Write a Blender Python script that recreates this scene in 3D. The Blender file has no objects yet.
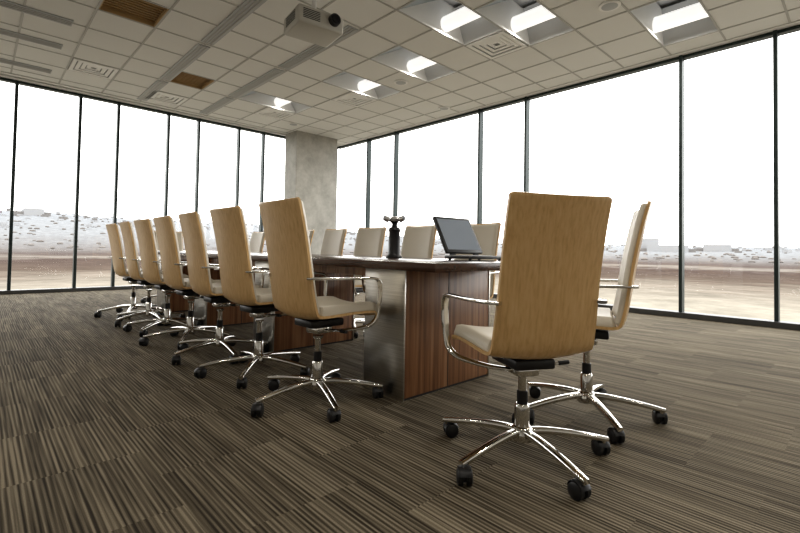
import bpy, bmesh, math, random
from mathutils import Vector, Matrix
random.seed(7)
scene = bpy.context.scene
COL = scene.collection
rad = math.radians

# ------------------------------------------------------------------ materials
def new_mat(name):
    m = bpy.data.materials.new(name); m.use_nodes = True
    nt = m.node_tree
    b = nt.nodes.get('Principled BSDF')
    return m, nt, b
def simple(name, col, rough=0.5, metal=0.0, emit=None, es=0.0, bump=None):
    m, nt, b = new_mat(name)
    b.inputs['Base Color'].default_value = (*col, 1)
    b.inputs['Roughness'].default_value = rough
    b.inputs['Metallic'].default_value = metal
    if emit:
        b.inputs['Emission Color'].default_value = (*emit, 1)
        b.inputs['Emission Strength'].default_value = es
    if bump:
        sc, st = bump
        tc = nt.nodes.new('ShaderNodeTexCoord'); n = nt.nodes.new('ShaderNodeTexNoise')
        n.inputs['Scale'].default_value = sc; n.inputs['Detail'].default_value = 4
        bp = nt.nodes.new('ShaderNodeBump'); bp.inputs['Strength'].default_value = st
        bp.inputs['Distance'].default_value = 0.002
        nt.links.new(tc.outputs['Object'], n.inputs['Vector'])
        nt.links.new(n.outputs['Fac'], bp.inputs['Height'])
        nt.links.new(bp.outputs['Normal'], b.inputs['Normal'])
    return m
def ramp(nt, stops, interp='LINEAR'):
    r = nt.nodes.new('ShaderNodeValToRGB'); r.color_ramp.interpolation = interp
    e = r.color_ramp.elements
    while len(e) < len(stops): e.new(0.5)
    for i, (p, c) in enumerate(stops):
        e[i].position = p; e[i].color = (*c, 1)
    return r
def grain(name, scale, stops, rough=0.4, detail=6, coat=0.0, bumpst=0.0):
    m, nt, b = new_mat(name)
    tc = nt.nodes.new('ShaderNodeTexCoord'); mp = nt.nodes.new('ShaderNodeMapping')
    mp.inputs['Scale'].default_value = scale
    n = nt.nodes.new('ShaderNodeTexNoise'); n.inputs['Scale'].default_value = 1.0
    n.inputs['Detail'].default_value = detail; n.inputs['Roughness'].default_value = 0.6
    n.inputs['Distortion'].default_value = 0.2
    oi = nt.nodes.new('ShaderNodeObjectInfo')
    add = nt.nodes.new('ShaderNodeVectorMath'); add.operation = 'ADD'
    sc = nt.nodes.new('ShaderNodeVectorMath'); sc.operation = 'SCALE'
    sc.inputs[0].default_value = (7, 9, 5)
    nt.links.new(oi.outputs['Random'], sc.inputs['Scale'])
    nt.links.new(tc.outputs['Object'], add.inputs[0]); nt.links.new(sc.outputs[0], add.inputs[1])
    nt.links.new(add.outputs[0], mp.inputs['Vector'])
    nt.links.new(mp.outputs[0], n.inputs['Vector'])
    r = ramp(nt, stops)
    nt.links.new(n.outputs['Fac'], r.inputs['Fac'])
    nt.links.new(r.outputs['Color'], b.inputs['Base Color'])
    b.inputs['Roughness'].default_value = rough
    b.inputs['Coat Weight'].default_value = coat
    b.inputs['Coat Roughness'].default_value = 0.15
    return m

M_WOOD = grain('chair_oak_veneer', (80, 80, 1.0), [(0.22, (0.54, 0.325, 0.135)), (0.5, (0.70, 0.465, 0.22)), (0.8, (0.77, 0.55, 0.285))], 0.36, coat=0.25)
M_WALNUT = grain('walnut_veneer', (34, 34, 1.0), [(0.28, (0.09, 0.038, 0.017)), (0.5, (0.24, 0.115, 0.053)), (0.78, (0.40, 0.225, 0.12))], 0.4, coat=0.2)
M_TOP = grain('dark_walnut_top', (30, 1.2, 30), [(0.3, (0.030, 0.012, 0.007)), (0.7, (0.075, 0.030, 0.015))], 0.25, coat=0.3)
M_CHROME = simple('polished_chrome', (0.70, 0.69, 0.665), 0.09, 1.0)
M_STEEL = grain('brushed_steel', (3, 3, 160), [(0.3, (0.50, 0.49, 0.46)), (0.7, (0.72, 0.70, 0.67))], 0.28)
M_STEEL.node_tree.nodes['Principled BSDF'].inputs['Metallic'].default_value = 1.0
M_BLACK = simple('black_plastic', (0.018, 0.018, 0.02), 0.38)
M_RUBBER = simple('castor_rubber', (0.012, 0.012, 0.012), 0.6)
M_LEATHER = simple('cream_leather', (0.62, 0.565, 0.47), 0.45, bump=(180, 0.25))
M_FRAME = simple('window_frame_dark', (0.03, 0.045, 0.045), 0.4, 0.3)
M_SILL = simple('window_sill_grey', (0.08, 0.08, 0.08), 0.4, 0.3)
M_WALL = simple('painted_wall', (0.66, 0.64, 0.60), 0.8, bump=(60, 0.1))
M_TILE = simple('ceiling_tile', (0.75, 0.75, 0.735), 0.9, bump=(120, 0.5))
M_BAR = simple('ceiling_t_bar', (0.42, 0.415, 0.40), 0.5)
M_SLOT = simple('slot_diffuser', (0.42, 0.435, 0.45), 0.5)
M_WHITE = simple('white_metal', (0.80, 0.80, 0.79), 0.5)
M_REFL = simple('satin_reflector', (0.36, 0.41, 0.45), 0.35, 0.4)  # white blade tinted blue-grey to stand in for reflected sky
M_REFL2 = simple('grey_reflector', (0.50, 0.51, 0.51), 0.5)
M_TAN = simple('tan_blind_reflection', (0.46, 0.32, 0.16), 0.6)  # reflection of tan blinds put into the colour of ceiling openings
M_TAND = simple('dark_tan_blind_reflection', (0.36, 0.24, 0.11), 0.6)  # darker ribs within the painted blind reflection
M_LAMP = simple('lamp_diffuser', (0.9, 0.9, 0.9), 0.5, emit=(1, 0.98, 0.95), es=0.7)
M_SLAB = simple('slab_concrete', (0.4, 0.4, 0.38), 0.9)
M_PLASTIC = simple('projector_shell', (0.50, 0.49, 0.45), 0.45)
M_LENS = simple('lens_glass', (0.01, 0.01, 0.015), 0.05)
M_SCREEN = simple('touch_screen', (0.30, 0.34, 0.40), 0.12)  # dark screen's blue-grey reflection put into the base colour
M_SILVER = simple('silver_plastic', (0.55, 0.55, 0.55), 0.3, 0.6)

# concrete
M_CONC, nt, b = new_mat('column_concrete')
tc = nt.nodes.new('ShaderNodeTexCoord'); n = nt.nodes.new('ShaderNodeTexNoise')
n.inputs['Scale'].default_value = 3; n.inputs['Detail'].default_value = 9; n.inputs['Roughness'].default_value = 0.75
nt.links.new(tc.outputs['Object'], n.inputs['Vector'])
r = ramp(nt, [(0.3, (0.33, 0.32, 0.295)), (0.7, (0.56, 0.55, 0.51))])
nt.links.new(n.outputs['Fac'], r.inputs['Fac']); nt.links.new(r.outputs['Color'], b.inputs['Base Color'])
b.inputs['Roughness'].default_value = 0.8

# glass: thin pane
M_GLASS = bpy.data.materials.new('window_glass'); M_GLASS.use_nodes = True
nt = M_GLASS.node_tree; nt.nodes.clear()
o = nt.nodes.new('ShaderNodeOutputMaterial'); mx = nt.nodes.new('ShaderNodeMixShader')
t = nt.nodes.new('ShaderNodeBsdfTransparent'); g = nt.nodes.new('ShaderNodeBsdfGlossy')
g.inputs['Roughness'].default_value = 0.02; mx.inputs[0].default_value = 0.04
t.inputs['Color'].default_value = (0.97, 0.98, 0.98, 1)
nt.links.new(t.outputs[0], mx.inputs[1]); nt.links.new(g.outputs[0], mx.inputs[2]); nt.links.new(mx.outputs[0], o.inputs[0])

# carpet: striped modular tiles, stripes running along Y
M_CARPET, nt, b = new_mat('striped_carpet_tile')
N = nt.nodes.new; L = nt.links.new
tc = N('ShaderNodeTexCoord'); sx = N('ShaderNodeSeparateXYZ'); L(tc.outputs['Object'], sx.inputs[0])
def math_(op, a, bb=None):
    q = N('ShaderNodeMath'); q.operation = op
    if isinstance(a, (int, float)): q.inputs[0].default_value = a
    else: L(a, q.inputs[0])
    if bb is not None:
        if isinstance(bb, (int, float)): q.inputs[1].default_value = bb
        else: L(bb, q.inputs[1])
    return q.outputs[0]
TS = 0.5
fx = math_('FLOOR', math_('DIVIDE', sx.outputs['X'], TS))
half = math_('MULTIPLY', math_('MODULO', math_('ABSOLUTE', fx), 2.0), 0.5)
fy = math_('FLOOR', math_('ADD', math_('DIVIDE', sx.outputs['Y'], TS), half))
cb = N('ShaderNodeCombineXYZ'); L(fx, cb.inputs[0]); L(fy, cb.inputs[1])
wn = N('ShaderNodeTexWhiteNoise'); wn.noise_dimensions = '3D'; L(cb.outputs[0], wn.inputs['Vector'])
rnd = wn.outputs['Value']
def stripes(xs, ys, off, detail):
    c = N('ShaderNodeCombineXYZ')
    L(math_('ADD', math_('MULTIPLY', sx.outputs['X'], xs), math_('MULTIPLY', rnd, off)), c.inputs[0])
    L(math_('MULTIPLY', sx.outputs['Y'], ys), c.inputs[1])
    L(math_('MULTIPLY', rnd, 31.0), c.inputs[2])
    nn = N('ShaderNodeTexNoise'); nn.inputs['Scale'].default_value = 1; nn.inputs['Detail'].default_value = detail
    L(c.outputs[0], nn.inputs['Vector'])
    return nn.outputs['Fac']
pin = math_('ADD', math_('MULTIPLY', math_('SINE', math_('ADD', math_('MULTIPLY', sx.outputs['X'], 2 * math.pi / 0.0167), math_('MULTIPLY', rnd, 6.0))), 0.5), 0.5)
s1 = stripes(125, 2.2, 17, 2); s2 = stripes(12, 0.5, 9, 1)
mixv = math_('ADD', math_('MULTIPLY', pin, 0.22), math_('ADD', math_('MULTIPLY', s1, 0.64), math_('MULTIPLY', s2, 0.28)))
r1 = ramp(nt, [(0.40, (0.034, 0.027, 0.018)), (0.50, (0.090, 0.073, 0.050)), (0.60, (0.150, 0.125, 0.088)), (0.74, (0.28, 0.24, 0.175))])
L(mixv, r1.inputs['Fac'])
fin = N('ShaderNodeTexNoise'); fin.inputs['Scale'].default_value = 260; fin.inputs['Detail'].default_value = 2
L(tc.outputs['Object'], fin.inputs['Vector'])
val = math_('ADD', math_('MULTIPLY', fin.outputs['Fac'], 0.8), math_('ADD', math_('MULTIPLY', rnd, 0.20), 0.52))
vm = N('ShaderNodeVectorMath'); vm.operation = 'SCALE'; L(r1.outputs['Color'], vm.inputs[0]); L(val, vm.inputs['Scale'])
L(vm.outputs[0], b.inputs['Base Color'])
b.inputs['Roughness'].default_value = 0.9
b.inputs['Specular IOR Level'].default_value = 0.2
bp = N('ShaderNodeBump'); bp.inputs['Strength'].default_value = 0.5; bp.inputs['Distance'].default_value = 0.004
L(math_('ADD', mixv, math_('MULTIPLY', fin.outputs['Fac'], 0.4)), bp.inputs['Height']); L(bp.outputs[0], b.inputs['Normal'])

# outdoor land: vegetation bands by distance, far stops paled blue-grey as painted haze
M_LAND, nt, b = new_mat('winter_prairie')
N = nt.nodes.new; L = nt.links.new
tc = N('ShaderNodeTexCoord'); ln = N('ShaderNodeVectorMath'); ln.operation = 'LENGTH'
L(tc.outputs['Object'], ln.inputs[0])
nz = N('ShaderNodeTexNoise'); nz.inputs['Scale'].default_value = 0.018; nz.inputs['Detail'].default_value = 10; nz.inputs['Roughness'].default_value = 0.75
L(tc.outputs['Object'], nz.inputs['Vector'])
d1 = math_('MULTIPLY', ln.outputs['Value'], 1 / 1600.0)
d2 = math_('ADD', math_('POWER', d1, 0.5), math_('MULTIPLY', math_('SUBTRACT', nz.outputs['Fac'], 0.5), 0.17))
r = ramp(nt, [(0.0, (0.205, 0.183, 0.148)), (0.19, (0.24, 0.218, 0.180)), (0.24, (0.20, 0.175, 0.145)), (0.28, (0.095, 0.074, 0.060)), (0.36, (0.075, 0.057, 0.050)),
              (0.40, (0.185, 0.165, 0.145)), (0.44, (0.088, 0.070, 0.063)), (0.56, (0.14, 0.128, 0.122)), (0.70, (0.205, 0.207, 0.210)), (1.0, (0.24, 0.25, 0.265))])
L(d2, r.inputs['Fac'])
nz2 = N('ShaderNodeTexNoise'); nz2.inputs['Scale'].default_value = 0.14; nz2.inputs['Detail'].default_value = 9; nz2.inputs['Roughness'].default_value = 0.75
L(tc.outputs['Object'], nz2.inputs['Vector'])
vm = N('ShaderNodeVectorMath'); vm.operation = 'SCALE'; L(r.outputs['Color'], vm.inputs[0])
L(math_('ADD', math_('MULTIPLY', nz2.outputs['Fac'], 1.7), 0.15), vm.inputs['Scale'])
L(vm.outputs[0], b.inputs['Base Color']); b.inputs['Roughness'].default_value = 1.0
b.inputs['Specular IOR Level'].default_value = 0.0
M_BUSH = simple('bare_trees', (0.15, 0.135, 0.125), 1.0)
M_BLD1 = simple('town_pale', (0.28, 0.28, 0.285), 0.9)
M_BLD2 = simple('town_brown', (0.16, 0.15, 0.145), 0.9)

# ------------------------------------------------------------------ mesh helpers
class MB:
    def __init__(s, mats):
        s.bm = bmesh.new(); s.mats = mats
    def box(s, x0, x1, y0, y1, z0, z1, mi=0, bevel=0.0, mat=None, seg=2):
        co_ = [Vector((x, y, z)) for z in (z0, z1) for y in (y0, y1) for x in (x0, x1)]
        if mat is not None and bevel == 0: co_ = [mat @ c for c in co_]
        vs = [s.bm.verts.new(c) for c in co_]
        idx = [(0, 2, 3, 1), (4, 5, 7, 6), (0, 1, 5, 4), (2, 6, 7, 3), (0, 4, 6, 2), (1, 3, 7, 5)]
        fs = [s.bm.faces.new([vs[i] for i in f]) for f in idx]
        for f in fs: f.material_index = mi
        if bevel > 0:
            es = list({e for f in fs for e in f.edges})
            res = bmesh.ops.bevel(s.bm, geom=es, offset=bevel, segments=seg, affect='EDGES', profile=0.5)
            for f in res['faces']: f.material_index = mi
            if mat is not None:
                allv = list({v for f in res['faces'] for v in f.verts})
                bmesh.ops.transform(s.bm, matrix=mat, verts=allv)
    def quad(s, pts, mi=0):
        f = s.bm.faces.new([s.bm.verts.new(p) for p in pts]); f.material_index = mi
    def cyl(s, p0, p1, r0, r1=None, n=20, mi=0, caps=True):
        if r1 is None: r1 = r0
        p0 = Vector(p0); p1 = Vector(p1); t = (p1 - p0).normalized()
        a = Vector((1, 0, 0)) if abs(t.x) < 0.9 else Vector((0, 1, 0))
        u = t.cross(a).normalized(); w = t.cross(u)
        A = []; B = []
        for i in range(n):
            c, si = math.cos(2 * math.pi * i / n), math.sin(2 * math.pi * i / n)
            A.append(s.bm.verts.new(p0 + (u * c + w * si) * r0)); B.append(s.bm.verts.new(p1 + (u * c + w * si) * r1))
        for i in range(n):
            j = (i + 1) % n
            f = s.bm.faces.new((A[i], B[i], B[j], A[j])); f.material_index = mi
        if caps:
            f = s.bm.faces.new(A); f.material_index = mi
            f = s.bm.faces.new(B[::-1]); f.material_index = mi
    def revolve(s, prof, center=(0, 0), n=28, mi=0):
        rings = []
        for r_, z in prof:
            rings.append([s.bm.verts.new((center[0] + r_ * math.cos(2 * math.pi * i / n), center[1] + r_ * math.sin(2 * math.pi * i / n), z)) for i in range(n)])
        for a, b_ in zip(rings, rings[1:]):
            for i in range(n):
                j = (i + 1) % n
                f = s.bm.faces.new((a[i], a[j], b_[j], b_[i])); f.material_index = mi
        f = s.bm.faces.new(rings[0][::-1]); f.material_index = mi
        f = s.bm.faces.new(rings[-1]); f.material_index = mi
    def sweep(s, path, wfun, hfun, ref=(0, 1, 0), n=12, mi=0, power=1.0):
        ref = Vector(ref); P = [Vector(p) for p in path]; rings = []
        m = len(P)
        for k, p in enumerate(P):
            t = (P[min(k + 1, m - 1)] - P[max(k - 1, 0)]).normalized()
            nn = t.cross(ref).normalized(); bb = nn.cross(t).normalized()
            w = wfun(k / (m - 1)); h = hfun(k / (m - 1)); ring = []
            for i in range(n):
                c, si = math.cos(2 * math.pi * i / n), math.sin(2 * math.pi * i / n)
                c = math.copysign(abs(c) ** power, c); si = math.copysign(abs(si) ** power, si)
                ring.append(s.bm.verts.new(p + bb * (c * w / 2) + nn * (si * h / 2)))
            rings.append(ring)
        for a, b_ in zip(rings, rings[1:]):
            for i in range(n):
                j = (i + 1) % n
                f = s.bm.faces.new((a[i], a[j], b_[j], b_[i])); f.material_index = mi
        f = s.bm.faces.new(rings[0][::-1]); f.material_index = mi
        f = s.bm.faces.new(rings[-1]); f.material_index = mi
    def mesh(s, name, smooth=True, angle=38):
        bmesh.ops.recalc_face_normals(s.bm, faces=s.bm.faces[:])
        me = bpy.data.meshes.new(name); s.bm.to_mesh(me); s.bm.free()
        for m in s.mats: me.materials.append(m)
        if smooth:
            for p in me.polygons: p.use_smooth = True
            me.set_sharp_from_angle(angle=rad(angle))
        return me
def obj(name, me, parent=None, loc=(0, 0, 0), rotz=0.0):
    ob = bpy.data.objects.new(name, me); COL.objects.link(ob)
    ob.location = loc; ob.rotation_euler = (0, 0, rotz)
    if parent: ob.parent = parent
    return ob
def empty(name, loc=(0, 0, 0), rotz=0.0):
    e = bpy.data.objects.new(name, None); COL.objects.link(e); e.location = loc; e.rotation_euler = (0, 0, rotz)
    e.empty_display_size = 0.2
    return e
def catmull(pts, n=8):
    P = [Vector(p) for p in pts]; P = [P[0] * 2 - P[1]] + P + [P[-1] * 2 - P[-2]]; out = []
    for i in range(1, len(P) - 2):
        for k in range(n):
            t = k / n; a, b_, c, d = P[i - 1], P[i], P[i + 1], P[i + 2]
            out.append(0.5 * ((2 * b_) + (c - a) * t + (2 * a - 5 * b_ + 4 * c - d) * t * t + (3 * b_ - a - 3 * c + d) * t ** 3))
    out.append(P[-2]); return out

# ------------------------------------------------------------------ room constants
XW, YW = 6.79, 9.61       # glazed walls (right: x=XW, left: y=YW)
XB, YB = -4.2, -3.6       # solid walls behind camera
ZC = 3.49

mb = MB([M_CARPET]); mb.box(XB, XW, YB, YW, -0.05, 0.0); obj('floor', mb.mesh('floor', False))
mb = MB([M_SLAB]); mb.box(XB - .2, XW + .3, YB - .2, YW + .3, -0.45, -0.051); obj('floor_slab', mb.mesh('floor_slab', False))
mb = MB([M_SLAB]); mb.box(XB - .2, XW + .3, YB - .2, YW + .3, 3.95, 4.25); obj('light_block_slab', mb.mesh('light_block_slab', False))  # unseen slab added above the ceiling to stop sky light leaking in
mb = MB([M_WALL]); mb.box(XB - .2, XB, YB - .2, YW + .1, 0, 3.95); obj('wall_west', mb.mesh('wall_west', False))
mb = MB([M_WALL]); mb.box(XB, XW + .1, YB - .2, YB, 0, 3.95); obj('wall_south', mb.mesh('wall_south', False))
mb = MB([M_SILL]); mb.box(XB, XB + .015, YB + .02, YW - .12, 0, 0.1, bevel=.004); obj('baseboard_west', mb.mesh('bb', False))
mb = MB([M_SILL]); mb.box(XB + .02, XW - .12, YB, YB + .015, 0, 0.1, bevel=.004); obj('baseboard_south', mb.mesh('bb', False))
mb = MB([M_WALL]); mb.box(XB, XW + .1, YW, YW + .1, ZC - 0.01, 3.95); obj('wall_north', mb.mesh('wall_north', False))
mb = MB([M_WALL]); mb.box(XW, XW + .1, YB, YW, ZC - 0.01, 3.95); obj('wall_east', mb.mesh('wall_east', False))

# windows
def window_north():
    e = empty('window_1', (0, YW, 0))
    xs = []; base = 1.25
    for k in range(-5, 5):
        xs += [base + 1.44 * k, base + 1.44 * k + 0.58]
    xs = [x for x in xs if XB + .1 < x < XW - .2]
    mb = MB([M_FRAME])
    for x in xs: mb.box(x - .022, x + .022, -.06, .05, 0.06, ZC, bevel=.004)
    mb.box(XW - .07, XW, -.02, .05, 0.06, ZC)
    obj('mullions', mb.mesh('mullions_n', False), e)
    mb = MB([M_SILL]); mb.box(XB, XW, -.11, .06, 0.0, 0.06, bevel=.005); obj('sill_rail', mb.mesh('sill_n', False), e)
    mb = MB([M_FRAME]); mb.box(XB, XW, -.05, .05, ZC - .05, ZC - .011, bevel=.003); obj('head_rail', mb.mesh('head_n', False), e)
    mb = MB([M_GLASS]); mb.quad([(XB, 0.0, .06), (XW, 0.0, .06), (XW, 0.0, ZC - .05), (XB, 0.0, ZC - .05)]); obj('glass', mb.mesh('glass_n', False), e)
def window_east():
    e = empty('window_2', (XW, 0, 0))
    ys = []
    for k in range(-2, 4):
        ys += [0.741 + 3.285 * k, 0.741 + 3.285 * k + 0.97]
    ys = [y for y in ys if YB + .1 < y < YW - .15]
    mb = MB([M_FRAME])
    for y in ys: mb.box(-.07, .05, y - .02, y + .02, 0.07, ZC, bevel=.004)
    obj('mullions', mb.mesh('mullions_e', False), e)
    mb = MB([M_SILL]); mb.box(-.12, .06, YB, YW - .115, 0.0, 0.07, bevel=.005); obj('sill_rail', mb.mesh('sill_e', False), e)
    mb = MB([M_FRAME]); mb.box(-.05, .05, YB, YW - .06, ZC - .05, ZC - .011, bevel=.003); obj('head_rail', mb.mesh('head_e', False), e)
    mb = MB([M_GLASS]); mb.quad([(0, YB, .07), (0, YW, .07), (0, YW, ZC - .05), (0, YB, ZC - .05)]); obj('glass', mb.mesh('glass_e', False), e)
window_north(); window_east()

mb = MB([M_CONC]); mb.box(5.17, 6.29, 8.9, 9.42, 0, 3.95, bevel=.015); obj('concrete_column', mb.mesh('concrete_column', False))

# ------------------------------------------------------------------ ceiling
T = 0.6
def cell(cx, cy): return (round((cx - 4.8) / T), round((cy - 3.3) / T))
special = {}; skip_seg = set(); lights = []
# each light spans two tiles along X; listed by the centre of its right-hand tile
for c in [(4.2, 3.3), (4.8, 2.7), (6.0, 1.5), (4.8, 4.5), (4.8, 5.7), (4.2, 7.5),
          (0, .3), (-1.8, 3.3), (1.2, -1.5), (3.6, -1.5), (-1.8, -1.5), (1.8, .9), (-1.8, 5.1), (5.4, -.9)]:  # this row: unseen fixtures added out of view as fill light
    i, j = cell(*c)
    special[(i, j)] = 'light'; special[(i - 1, j)] = 'light'
    skip_seg.add((i, j)); lights.append((4.5 + i * T, 3.0 + (j + .5) * T))
for c in [(4.8, 3.3), (4.8, 6.3), (1.2, 8.1), (4.2, 8.1), (2.4, 8.7), (-1.2, 8.1)]: special[cell(*c)] = 'diff'
for c in [(1.2, 5.7), (2.4, 7.5)]: special[cell(*c)] = 'tan'
YP = YW - 0.36; XP = XW - 0.15
tiles = MB([M_TILE]); bars = MB([M_BAR])
diffs = []; tans = []
i0 = math.floor((XB - 4.5) / T); i1 = math.ceil((XP - 4.5) / T); j0 = math.floor((YB - 3.0) / T); j1 = math.ceil((YP - 3.0) / T)
for i in range(i0, i1):
    for j in range(j0, j1):
        x0 = max(XB, 4.5 + i * T); x1 = min(XP, 4.5 + (i + 1) * T); y0 = max(YB, 3.0 + j * T); y1 = min(YP, 3.0 + (j + 1) * T)
        if x0 > XB and (i, j) not in skip_seg and y1 > y0:
            bars.box(x0 - .011, x0 + .011, y0, y1, ZC - .006, ZC + .03)
        if x1 - x0 < .03 or y1 - y0 < .03: continue
        k = special.get((i, j))
        if k == 'light': continue
        elif k == 'diff': diffs.append((x0, x1, y0, y1))
        elif k == 'tan': tans.append((x0, x1, y0, y1))
        else: tiles.box(x0 + .004, x1 - .004, y0 + .004, y1 - .004, ZC, ZC + .02)
for j in range(j0, j1 + 1):
    y = 3.0 + j * T
    if YB < y < YP: bars.box(XB, XP, y - .0105, y + .0105, ZC - .0055, ZC + .028)
ceil = empty('ceiling')
obj('ceiling_tiles', tiles.mesh('ceiling_tiles', False), ceil); obj('t_bar_grid', bars.mesh('t_bar_grid', False), ceil)
mb = MB([M_TILE, M_SLOT])
mb.box(XB, XW, YP + .02, YP + .10, ZC - .01, ZC + .02, 0); mb.box(XB, XW, YP + .10, YP + .20, ZC + .03, ZC + .05, 1)
mb.box(XB, XW, YP + .20, YW, ZC - .01, ZC + .02, 0)
mb.box(XP, XW, YB, YP + .02, ZC - .01, ZC + .02, 0)
obj('perimeter_trim', mb.mesh('perimeter_trim', False), ceil)
mb = MB([M_SLOT, M_BAR])
for x in (2.1, 3.2):
    for (ya, yb) in ((4.25, 5.95), (6.05, 7.75), (7.85, 9.15)):
        mb.box(x - .08, x + .08, ya, yb, ZC - .012, ZC - .001, 0)
        for q in (-.04, 0, .04): mb.box(x + q - .006, x + q + .006, ya + .01, yb - .01, ZC - .018, ZC - .012, 1)
for y in (6.6, 7.5, 8.7):
    for (xa, xb_) in ((-1.05, .75), (-3.0, -1.2)):
        mb.box(xa, xb_, y - .09, y + .09, ZC - .012, ZC - .001, 0)
        for q in (-.045, 0, .045): mb.box(xa + .01, xb_ - .01, y + q - .006, y + q + .006, ZC - .018, ZC - .012, 1)
obj('slot_diffusers', mb.mesh('slot_diffusers', False), ceil)
for (lx, ly) in lights:
    e = empty('recessed_ceiling_light', (lx, ly, ZC)); h = T / 2  # built for the visible fixtures and the added out-of-view fill ones
    mb = MB([M_WHITE])
    top = .42; qx, qy = .60, .30
    b4 = [(-qx, -qy, 0), (qx, -qy, 0), (qx, qy, 0), (-qx, qy, 0)]; t4 = [(a_ * .985, c_ * .97, top) for a_, c_, _ in b4]
    for a in range(4):
        c = (a + 1) % 4; mb.quad([b4[a], b4[c], t4[c], t4[a]])
    mb.quad(t4)
    obj('housing', mb.mesh('light_housing', False), e)
    mb = MB([M_LAMP]); mb.cyl((.20, -h + .02, .12), (.20, h - .02, .12), .09, n=24); obj('diffuser_tube', mb.mesh('tube'), e)
    mb = MB([M_REFL, M_REFL2, M_WHITE])
    mb.quad([(-.59, -h + .01, .0), (-.59, h - .01, .0), (.05, h - .01, .36), (.05, -h + .01, .36)], 0)     # long sloping blade
    mb.quad([(.59, -h + .01, .0), (.59, h - .01, .0), (.33, h - .01, .36), (.33, -h + .01, .36)], 1)
    mb.quad([(-.59, h - .012, .0), (.59, h - .012, .0), (.33, h - .06, .36), (.05, h - .06, .36)], 2)
    mb.quad([(-.59, -h + .012, .0), (.59, -h + .012, .0), (.33, -h + .06, .36), (.05, -h + .06, .36)], 1)
    obj('reflector', mb.mesh('reflector', False), e)
    ld = bpy.data.lights.new('ceiling_lamp', 'AREA'); ld.shape = 'RECTANGLE'; ld.size = .14; ld.size_y = .5; ld.energy = 12; ld.color = (1, .95, .87)
    lo = bpy.data.objects.new('lamp', ld); COL.objects.link(lo); lo.parent = e; lo.location = (0.20, 0, .025)
for (x0, x1, y0, y1) in diffs:
    e = MB([M_WHITE, M_SLOT]); h = T / 2
    for k in range(4):
        r_o = .28 - .065 * k; r_i = r_o - .05; zz = -.012 + .008 * k
        for (a, b_, c, d) in ((-r_o, r_o, -r_o, -r_i), (-r_o, r_o, r_i, r_o), (-r_o, -r_i, -r_i, r_i), (r_i, r_o, -r_i, r_i)):
            e.box(a, b_, c, d, zz, zz + .012, 0)
    e.box(-.29, .29, -.29, .29, .03, .05, 1)
    obj('air_diffuser', e.mesh('air_diffuser', False), ceil, ((x0 + x1) / 2, (y0 + y1) / 2, ZC))
for (x0, x1, y0, y1) in tans:
    e = MB([M_TAN, M_TAND]); h = T / 2
    e.box(-h, h, -h, h, .05, .07, 0)
    for sx_ in (-1, 1):
        e.box(sx_ * (h - .015) - .01, sx_ * (h - .015) + .01, -h, h, 0, .05, 0); e.box(-h, h, sx_ * (h - .015) - .01, sx_ * (h - .015) + .01, 0, .05, 0)
    for k in range(-4, 5): e.box(-h + .02, h - .02, k * .06 - .008, k * .06 + .008, .035, .05, 1)
    obj('tan_reflection_coffer', e.mesh('tan_reflection_coffer', False), ceil, ((x0 + x1) / 2, (y0 + y1) / 2, ZC))  # ceiling opening with the blinds' tan reflection painted in
for (x, y) in ((4.85, 1.9), (4.8, 5.1), (6.25, 5.45), (4.85, 8.5)):
    e = MB([M_WHITE, M_SLOT]); e.revolve([(.11, 0.0), (.11, -.012), (.10, -.016), (.085, -.014)], mi=0); e.revolve([(.082, -.016), (.05, -.02), (.01, -.021)], mi=1)
    obj('ceiling_speaker', e.mesh('ceiling_speaker'), None, (x, y, ZC))

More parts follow.
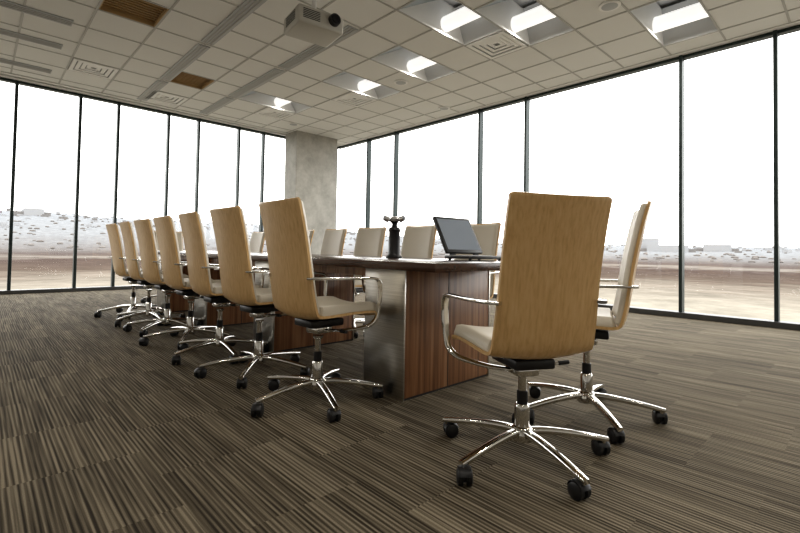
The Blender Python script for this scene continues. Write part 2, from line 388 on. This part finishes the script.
# ------------------------------------------------------------------ chair parts
def chair_meshes():
    out = {}
    prof = catmull([(.235, 0, .424), (.20, 0, .436), (.08, 0, .438), (-.06, 0, .432), (-.125, 0, .434), (-.163, 0, .454), (-.182, 0, .505), (-.200, 0, .60),
                    (-.217, 0, .715), (-.238, 0, .835), (-.263, 0, .95), (-.286, 0, 1.035)], 5)
    Ls = [0]
    for a, b_ in zip(prof, prof[1:]): Ls.append(Ls[-1] + (b_ - a).length)
    tot = Ls[-1]
    def pt(s_):
        s_ = max(0, min(tot, s_))
        for k in range(len(Ls) - 1):
            if s_ <= Ls[k + 1] + 1e-9:
                f = (s_ - Ls[k]) / max(1e-9, Ls[k + 1] - Ls[k]); p = prof[k].lerp(prof[k + 1], f)
                t0 = (prof[min(k + 2, len(prof) - 1)] - prof[max(k - 1, 0)]).normalized()
                return p, Vector((t0.z, 0, -t0.x))   # normal toward the sitter
        return prof[-1], Vector((1, 0, 0))
    def sheet(s0, s1, W, off0, thick, r, mat, rnd_edge, useg=46):
        mb = MB([mat]); us = []
        for i in range(useg + 1):
            f = i / useg; f = 0.5 - 0.5 * math.cos(math.pi * f); us.append(s0 + (s1 - s0) * (0.75 * f + 0.25 * i / useg))
        vs = [-math.cos(math.pi * j / 16) for j in range(17)]; vs = [0.5 * v + 0.5 * (-1 + 2 * j / 16) for j, v in enumerate(vs)]
        F, Bk = [], []
        for s_ in us:
            p, n_ = pt(s_)
            de = min(s_ - s0, s1 - s_); w = W(s_)
            if de < r: w -= 2 * (r - math.sqrt(max(0, r * r - (r - de) ** 2)))
            fr, bk = [], []
            for v in vs:
                y = v * w / 2
                cur = .022 * (v * v)      # slightly dished
                q = p + n_ * (off0 + cur) + Vector((0, y, 0))
                ed = min(de, w / 2 - abs(y)); th = thick
                if rnd_edge > 0 and ed < rnd_edge: th = thick * (.18 + .82 * math.sqrt(max(0, 1 - (1 - ed / rnd_edge) ** 2)))
                bk.append(mb.bm.verts.new(q)); fr.append(mb.bm.verts.new(q + n_ * th))
            F.append(fr); Bk.append(bk)
        nu, nv = len(us), len(vs)
        for G in (F, Bk):
            for i in range(nu - 1):
                for j in range(nv - 1): mb.bm.faces.new((G[i][j], G[i + 1][j], G[i + 1][j + 1], G[i][j + 1]))
        for i in range(nu - 1):
            for j in (0, nv - 1): mb.bm.faces.new((F[i][j], F[i + 1][j], Bk[i + 1][j], Bk[i][j]))
        for j in range(nv - 1):
            for i in (0, nu - 1): mb.bm.faces.new((F[i][j], F[i][j + 1], Bk[i][j + 1], Bk[i][j]))
        return mb
    def W(s_):
        if s_ < .36: return .43
        f = min(1, (s_ - .36) / (tot - .36)); return .43 - .022 * min(1, f * 2)
    out['wood_shell'] = sheet(0, tot, W, 0, .013, .016, M_WOOD, 0).mesh('wood_shell')
    out['seat_pad'] = sheet(.005, .375, lambda s_: W(s_) - .008, .0135, .05, .03, M_LEATHER, .03).mesh('seat_pad', angle=60)
    out['back_pad'] = sheet(.40, tot - .012, lambda s_: W(s_) - .014, .0135, .026, .018, M_LEATHER, .022).mesh('back_pad', angle=60)
    # arms
    mb = MB([M_CHROME])
    for sg in (-1, 1):
        path = catmull([(-.205, sg * .208, .655), (-.17, sg * .235, .655), (-.08, sg * .250, .653), (.06, sg * .254, .65), (.165, sg * .256, .648), (.205, sg * .256, .635),
                        (.218, sg * .256, .60), (.214, sg * .254, .52), (.205, sg * .250, .455), (.185, sg * .243, .415), (.14, sg * .215, .388), (.07, sg * .13, .368), (.02, sg * .05, .362), (.0, sg * .01, .362)], 6)
        mb.sweep(path, lambda t: .034 if t < .55 else .028, lambda t: .014, n=12, power=.6)
    out['armrests'] = mb.mesh('armrests', angle=50)
    # mechanism + stem
    mb = MB([M_CHROME, M_BLACK])
    mb.box(-.10, .11, -.085, .085, .385, .424, 1, bevel=.008)
    mb.box(-.05, .06, -.05, .05, .345, .385, 0, bevel=.012)
    mb.cyl((.02, -.05, .365), (.02, -.19, .375), .005, n=10, mi=0); mb.cyl((.02, -.18, .375), (.02, -.225, .378), .009, n=12, mi=1)
    out['tilt_mechanism'] = mb.mesh('tilt_mechanism')
    mb = MB([M_CHROME, M_BLACK])
    mb.revolve([(.030, .082), (.030, .20), (.026, .212), (.024, .214)], mi=0)
    mb.revolve([(.0215, .214), (.0215, .262), (.018, .266)], mi=1)
    mb.revolve([(.0165, .26), (.0165, .33), (.024, .335), (.03, .35)], mi=0)
    out['gas_lift'] = mb.mesh('gas_lift')
    # star base
    mb = MB([M_CHROME])
    mb.revolve([(.030, .068), (.046, .072), (.048, .085), (.044, .110), (.036, .122), (.031, .126)], mi=0)
    for k in range(5):
        a = 2 * math.pi * k / 5; dx, dy = math.cos(a), math.sin(a)
        pts = [(.02, .104), (.10, .104), (.20, .094), (.29, .080), (.335, .072), (.352, .070)]
        path = [(r_ * dx, r_ * dy, z) for r_, z in pts]
        path = catmull(path, 4)
        mb.sweep(path, lambda t: .038 - .012 * t, lambda t: .030 - .012 * t, ref=(-dy, dx, 0), n=12, power=.55)
    out['star_base'] = mb.mesh('star_base', angle=50)
    mb = MB([M_RUBBER, M_BLACK, M_CHROME])
    for k in range(5):
        a = 2 * math.pi * k / 5; dx, dy = math.cos(a), math.sin(a); cx, cy = .335 * dx, .335 * dy
        b_ = a + [0.9, 2.3, -0.7, 1.7, 0.2][k]; ax = Vector((math.cos(b_), math.sin(b_), 0)); tr = Vector((-ax.y, ax.x, 0))
        c = Vector((cx, cy, .0295)) + tr * .016
        for sg in (-1, 1):
            p0 = c + ax * sg * .007; p1 = c + ax * sg * .027
            mb.cyl(p0, p0.lerp(p1, .8), .0295, n=24, mi=0); mb.cyl(p0.lerp(p1, .8), p1, .0285, .022, n=24, mi=1)
        mb.cyl(c - ax * .008, c + ax * .008, .018, n=16, mi=1)
        hood = []
        for q in range(9):
            an = rad(20 + 140 * q / 8); hood.append(c + tr * (math.cos(an) * .033) + Vector((0, 0, math.sin(an) * .033)))
        mb.sweep(hood, lambda t: .046, lambda t: .005, ref=tuple(ax), n=8, mi=1, power=.5)
        mb.cyl((cx, cy, .055), (cx, cy, .074), .009, n=12, mi=2)
    out['castors'] = mb.mesh('castors')
    return out
CH = chair_meshes()
def chair(x, y, face_deg, base_deg, dz=0.0, name='office_chair'):
    e = empty(name, (x, y, 0), rad(face_deg))
    for k, me in CH.items():
        if k in ('star_base', 'castors'): o_ = obj(k, me, e, (0, 0, 0), rad(base_deg - face_deg))
        elif k == 'gas_lift': o_ = obj(k, me, e)
        else: o_ = obj(k, me, e, (0, 0, dz))
    return e
chair(1.61, .965, 61, 31, -.016)
chair(2.26, .990, 113, 10, 0.018)
ys = [2.06, 2.75, 3.40, 4.04, 4.68, 5.33, 5.98]
rots = [0, 2, -2, 1, 3, -1, 2]; bs = [36, 12, 50, 25, 3, 60, 33]
for y, r_, b_ in zip(ys, rots, bs): chair(1.355, y, r_, b_, .02)
for y, r_, b_ in zip([2.19, 2.86, 3.54, 4.2, 4.86, 5.5, 6.1], [181, 178, 184, 179, 176, 181, 180], [10, 40, 22, 65, 31, 5, 50]): chair(2.72, y, r_, b_, .008)
chair(2.08, 7.05, 268, 20)

# ------------------------------------------------------------------ table
tb = empty('conference_table', (0, 0, 0))
mb = MB([M_TOP]); mb.box(1.58, 2.58, 1.42, 6.55, .715, .76, bevel=.006); obj('table_top', mb.mesh('table_top'), tb)
mb = MB([M_WALNUT]); mb.box(1.72, 2.44, 1.80, 6.2, .66, .714); obj('sub_frame', mb.mesh('sub_frame'), tb)
for i, y in enumerate((1.74, 3.2, 4.6, 5.95)):
    mb = MB([M_WALNUT, M_BLACK]); mb.box(1.70, 2.47, y, y + .33, .012, .712, 0, bevel=.003)
    mb.box(1.705, 2.465, y + .005, y + .325, 0, .012, 1)
    mb.box(2.06, 2.066, y - .0015, y, .012, .71, 1)
    obj('pedestal_%d' % (i + 1), mb.mesh('pedestal'), tb)
    mb = MB([M_STEEL]); mb.box(1.688, 1.70, y - .004, y + .334, .0, .713, bevel=.002); mb.box(2.47, 2.482, y - .004, y + .334, 0, .713, bevel=.002)
    obj('steel_end_panel_%d' % (i + 1), mb.mesh('steel_end_panel'), tb)

# laptop on table, facing -Y, screen leaning back, low base in front
e = empty('laptop', (2.38, 1.87, .7605), rad(-6))
mb = MB([M_BLACK, M_SCREEN, M_SILVER])
rot = Matrix.Translation((0, 0.0, .045)) @ Matrix.Rotation(rad(-30), 4, 'X')
mb.box(-.17, .17, -.010, .012, 0, .28, 0, bevel=.005, mat=rot)
pts = [rot @ Vector(p) for p in ((-.152, -.0105, .022), (.152, -.0105, .022), (.152, -.0105, .262), (-.152, -.0105, .262))]
mb.quad(pts, 1)
mb.box(-.17, .17, -.20, .02, .012, .03, 0, bevel=.005)
for r_ in range(5):
    for k in range(12): mb.box(-.145 + k * .0245, -.125 + k * .0245, -.115 + r_ * .022, -.097 + r_ * .022, .030, .033, 2)
for sg in (-1, 1): mb.cyl((sg * .09, .005, .036), (sg * .13, .005, .036), .009, n=12, mi=0)
for a in (-.14, .14):
    for c in (-.18, 0.0): mb.cyl((a, c, 0), (a, c, .013), .01, n=10, mi=0)
obj('body', mb.mesh('laptop'), e)

# conference camera / microphone pod
e = empty('conference_camera_stand', (2.22, 2.40, .7605))
mb = MB([M_BLACK, M_SILVER, M_LENS])
mb.revolve([(.06, 0), (.06, .012), (.05, .02), (.044, .03), (.040, .19), (.046, .205), (.040, .22), (.022, .228), (.018, .25), (.03, .262)], mi=0)
for a in (40, 160, 280):
    dx, dy = math.cos(rad(a)), math.sin(rad(a))
    mb.cyl((.01 * dx, .01 * dy, .262), (.065 * dx, .065 * dy, .285), .007, n=10, mi=0)
    mb.cyl((.05 * dx, .05 * dy, .28), (.085 * dx, .085 * dy, .292), .022, .019, n=18, mi=1)
    mb.cyl((.085 * dx, .085 * dy, .292), (.089 * dx, .089 * dy, .293), .015, n=18, mi=2)
mb.revolve([(.035, .27), (.04, .285), (.028, .30), (.010, .306)], mi=1)
obj('body', mb.mesh('conference_camera'), e)

# projector
e = empty('ceiling_projector', (2.46, 3.95, .08), rad(-8))
mb = MB([M_PLASTIC, M_LENS, M_BLACK, M_WHITE])
mb.box(-.25, .25, -.20, .20, 2.95, 3.13, 0, bevel=.028, seg=4)
mb.cyl((.13, -.19, 3.06), (.13, -.245, 3.06), .062, .058, n=28, mi=2); mb.cyl((.13, -.245, 3.06), (.13, -.25, 3.06), .042, n=28, mi=1)
for k in range(6): mb.box(-.20, -.02, -.203, -.198, 3.0 + .017 * k, 3.007 + .017 * k, 2)
for k in range(6): mb.box(-.253, -.248, -.12, .12, 3.0 + .017 * k, 3.007 + .017 * k, 2)
mb.box(-.14, .14, -.10, .10, 3.135, 3.15, 3, bevel=.003); mb.cyl((0, 0, 3.15), (0, 0, ZC - .10), .025, n=18, mi=3)
mb.box(-.10, .10, -.10, .10, ZC - .11, ZC - .087, 3, bevel=.004)
for (a, c) in ((-.12, -.08), (.12, -.08), (-.12, .08), (.12, .08)): mb.cyl((a, c, 3.12), (a, c, 3.14), .012, n=10, mi=3)
obj('body', mb.mesh('projector'), e)

# ------------------------------------------------------------------ outdoors
GZ = -5.0
def hz(a_deg, r_):
    a = ((a_deg + 180) % 360) - 180
    el = 2.9 if a < 20 else (2.9 - 2.0 * min(1, (a - 20) / 40.0))
    if a < -40: el = 2.0
    f = max(0, min(1, (r_ - 450) / 1000.0)); f = f * f * (3 - 2 * f)
    wob = 1 + .05 * math.sin(a * .21 + 1) + .03 * math.sin(a * .57 + r_ * .004) + .015 * math.sin(a * 1.9)
    return GZ + f * (math.tan(rad(el)) * 1450 + 5) * wob
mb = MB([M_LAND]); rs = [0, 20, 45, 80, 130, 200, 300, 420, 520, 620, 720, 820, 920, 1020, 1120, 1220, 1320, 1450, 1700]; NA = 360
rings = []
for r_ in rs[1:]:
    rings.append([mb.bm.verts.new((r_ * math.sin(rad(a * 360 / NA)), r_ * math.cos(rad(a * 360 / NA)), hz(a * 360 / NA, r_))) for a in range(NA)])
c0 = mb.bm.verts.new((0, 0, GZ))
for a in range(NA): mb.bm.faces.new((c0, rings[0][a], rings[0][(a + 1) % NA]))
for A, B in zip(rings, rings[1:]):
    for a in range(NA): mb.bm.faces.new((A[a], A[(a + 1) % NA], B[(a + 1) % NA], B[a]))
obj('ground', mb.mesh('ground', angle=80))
mb = MB([M_BLD1, M_BLD2])
for k in range(500):
    a = random.uniform(-15, 110); r_ = random.uniform(850, 1480)
    w, d_, h_ = random.uniform(4, 12), random.uniform(4, 10), random.uniform(2, 4.5) * (2.2 if random.random() < .04 else 1)
    x, y = r_ * math.sin(rad(a)), r_ * math.cos(rad(a)); z = hz(a, r_)
    m = Matrix.Translation((x, y, z)) @ Matrix.Rotation(random.uniform(0, 3), 4, 'Z')
    mb.box(-w / 2, w / 2, -d_ / 2, d_ / 2, -3, h_, random.choice((0, 0, 1)), mat=m)
for (a, r_, w, d_, h_) in ((72.5, 900, 38, 20, 22), (74.5, 880, 60, 24, 11), (79, 950, 40, 20, 12), (60, 1000, 34, 20, 12), (30, 1000, 26, 16, 12), (4, 1100, 30, 20, 12), (13, 1000, 40, 20, 9)):
    x, y = r_ * math.sin(rad(a)), r_ * math.cos(rad(a)); z = hz(a, r_)
    m = Matrix.Translation((x, y, z)) @ Matrix.Rotation(rad(-a), 4, 'Z')
    mb.box(-w / 2, w / 2, -d_ / 2, d_ / 2, -3, h_, 0, mat=m)
    mb.box(-w / 2 - 14, w / 2 + 10, -d_ / 2 + 3, d_ / 2 - 3, -3, h_ * .45, 1, mat=m)
tmp = bmesh.new(); bmesh.ops.create_icosphere(tmp, subdivisions=2, radius=1)
tv = [v.co.copy() for v in tmp.verts]; tf = [[v.index for v in f.verts] for f in tmp.faces]; tmp.free()
mb.mats.append(M_BUSH)
for k in range(900):
    a = random.uniform(-12, 108); r_ = random.uniform(480, 1300); s_ = random.uniform(.8, 1.9)
    x, y = r_ * math.sin(rad(a)), r_ * math.cos(rad(a)); z = hz(a, r_)
    fx_, fy_ = random.uniform(.9, 2.6), random.uniform(.9, 2.6)
    vs = [mb.bm.verts.new((x + c.x * s_ * fx_, y + c.y * s_ * fy_, z + s_ * .5 + c.z * s_ * random.uniform(.8, 1.15))) for c in tv]
    for f in tf:
        ff = mb.bm.faces.new([vs[i] for i in f]); ff.material_index = 2
obj('distant_town', mb.mesh('distant_town', False))

# ------------------------------------------------------------------ world / light
w = bpy.data.worlds.new('overcast_sky'); scene.world = w; w.use_nodes = True
nt = w.node_tree; bg = nt.nodes['Background']
tc = nt.nodes.new('ShaderNodeTexCoord'); sp = nt.nodes.new('ShaderNodeSeparateXYZ'); nt.links.new(tc.outputs['Generated'], sp.inputs[0])
r = ramp(nt, [(0.0, (1.0, 0.98, 0.945)), (1.0, (0.92, 0.935, 0.95))]); nt.links.new(sp.outputs['Z'], r.inputs['Fac'])
nt.links.new(r.outputs['Color'], bg.inputs['Color']); bg.inputs['Strength'].default_value = 3.8
for nm, loc, rot, sx_, sy_ in (('portal_north', ((XB + XW) / 2, YW + .12, 1.75), (rad(-90), 0, 0), XW - XB, 3.4), ('portal_east', (XW + .12, (YB + YW) / 2, 1.75), (rad(-90), 0, rad(-90)), YW - YB, 3.4)):
    ld = bpy.data.lights.new(nm, 'AREA'); ld.shape = 'RECTANGLE'; ld.size = sx_; ld.size_y = sy_; ld.cycles.is_portal = True
    lo = bpy.data.objects.new(nm, ld); COL.objects.link(lo); lo.location = loc; lo.rotation_euler = rot
scene.view_settings.view_transform = 'Standard'
try: scene.view_settings.look = 'Medium High Contrast'
except Exception as ex: print('look', ex)

# ------------------------------------------------------------------ camera
cam = bpy.data.cameras.new('camera'); co = bpy.data.objects.new('camera', cam); COL.objects.link(co)
cam.sensor_width = 36; cam.lens = 445 * 36 / 800.0; cam.clip_end = 5000; cam.clip_start = .02
P = 1.5
co.matrix_world = Matrix.Translation((0, 0, .82)) @ Matrix.Rotation(rad(-43.5), 4, 'Z') @ Matrix.Rotation(rad(90 + P), 4, 'X') @ Matrix.Rotation(rad(1.0), 4, 'Z')
cam.shift_y = -(16.5 + 445 * math.tan(rad(P))) / 800.0
scene.camera = co
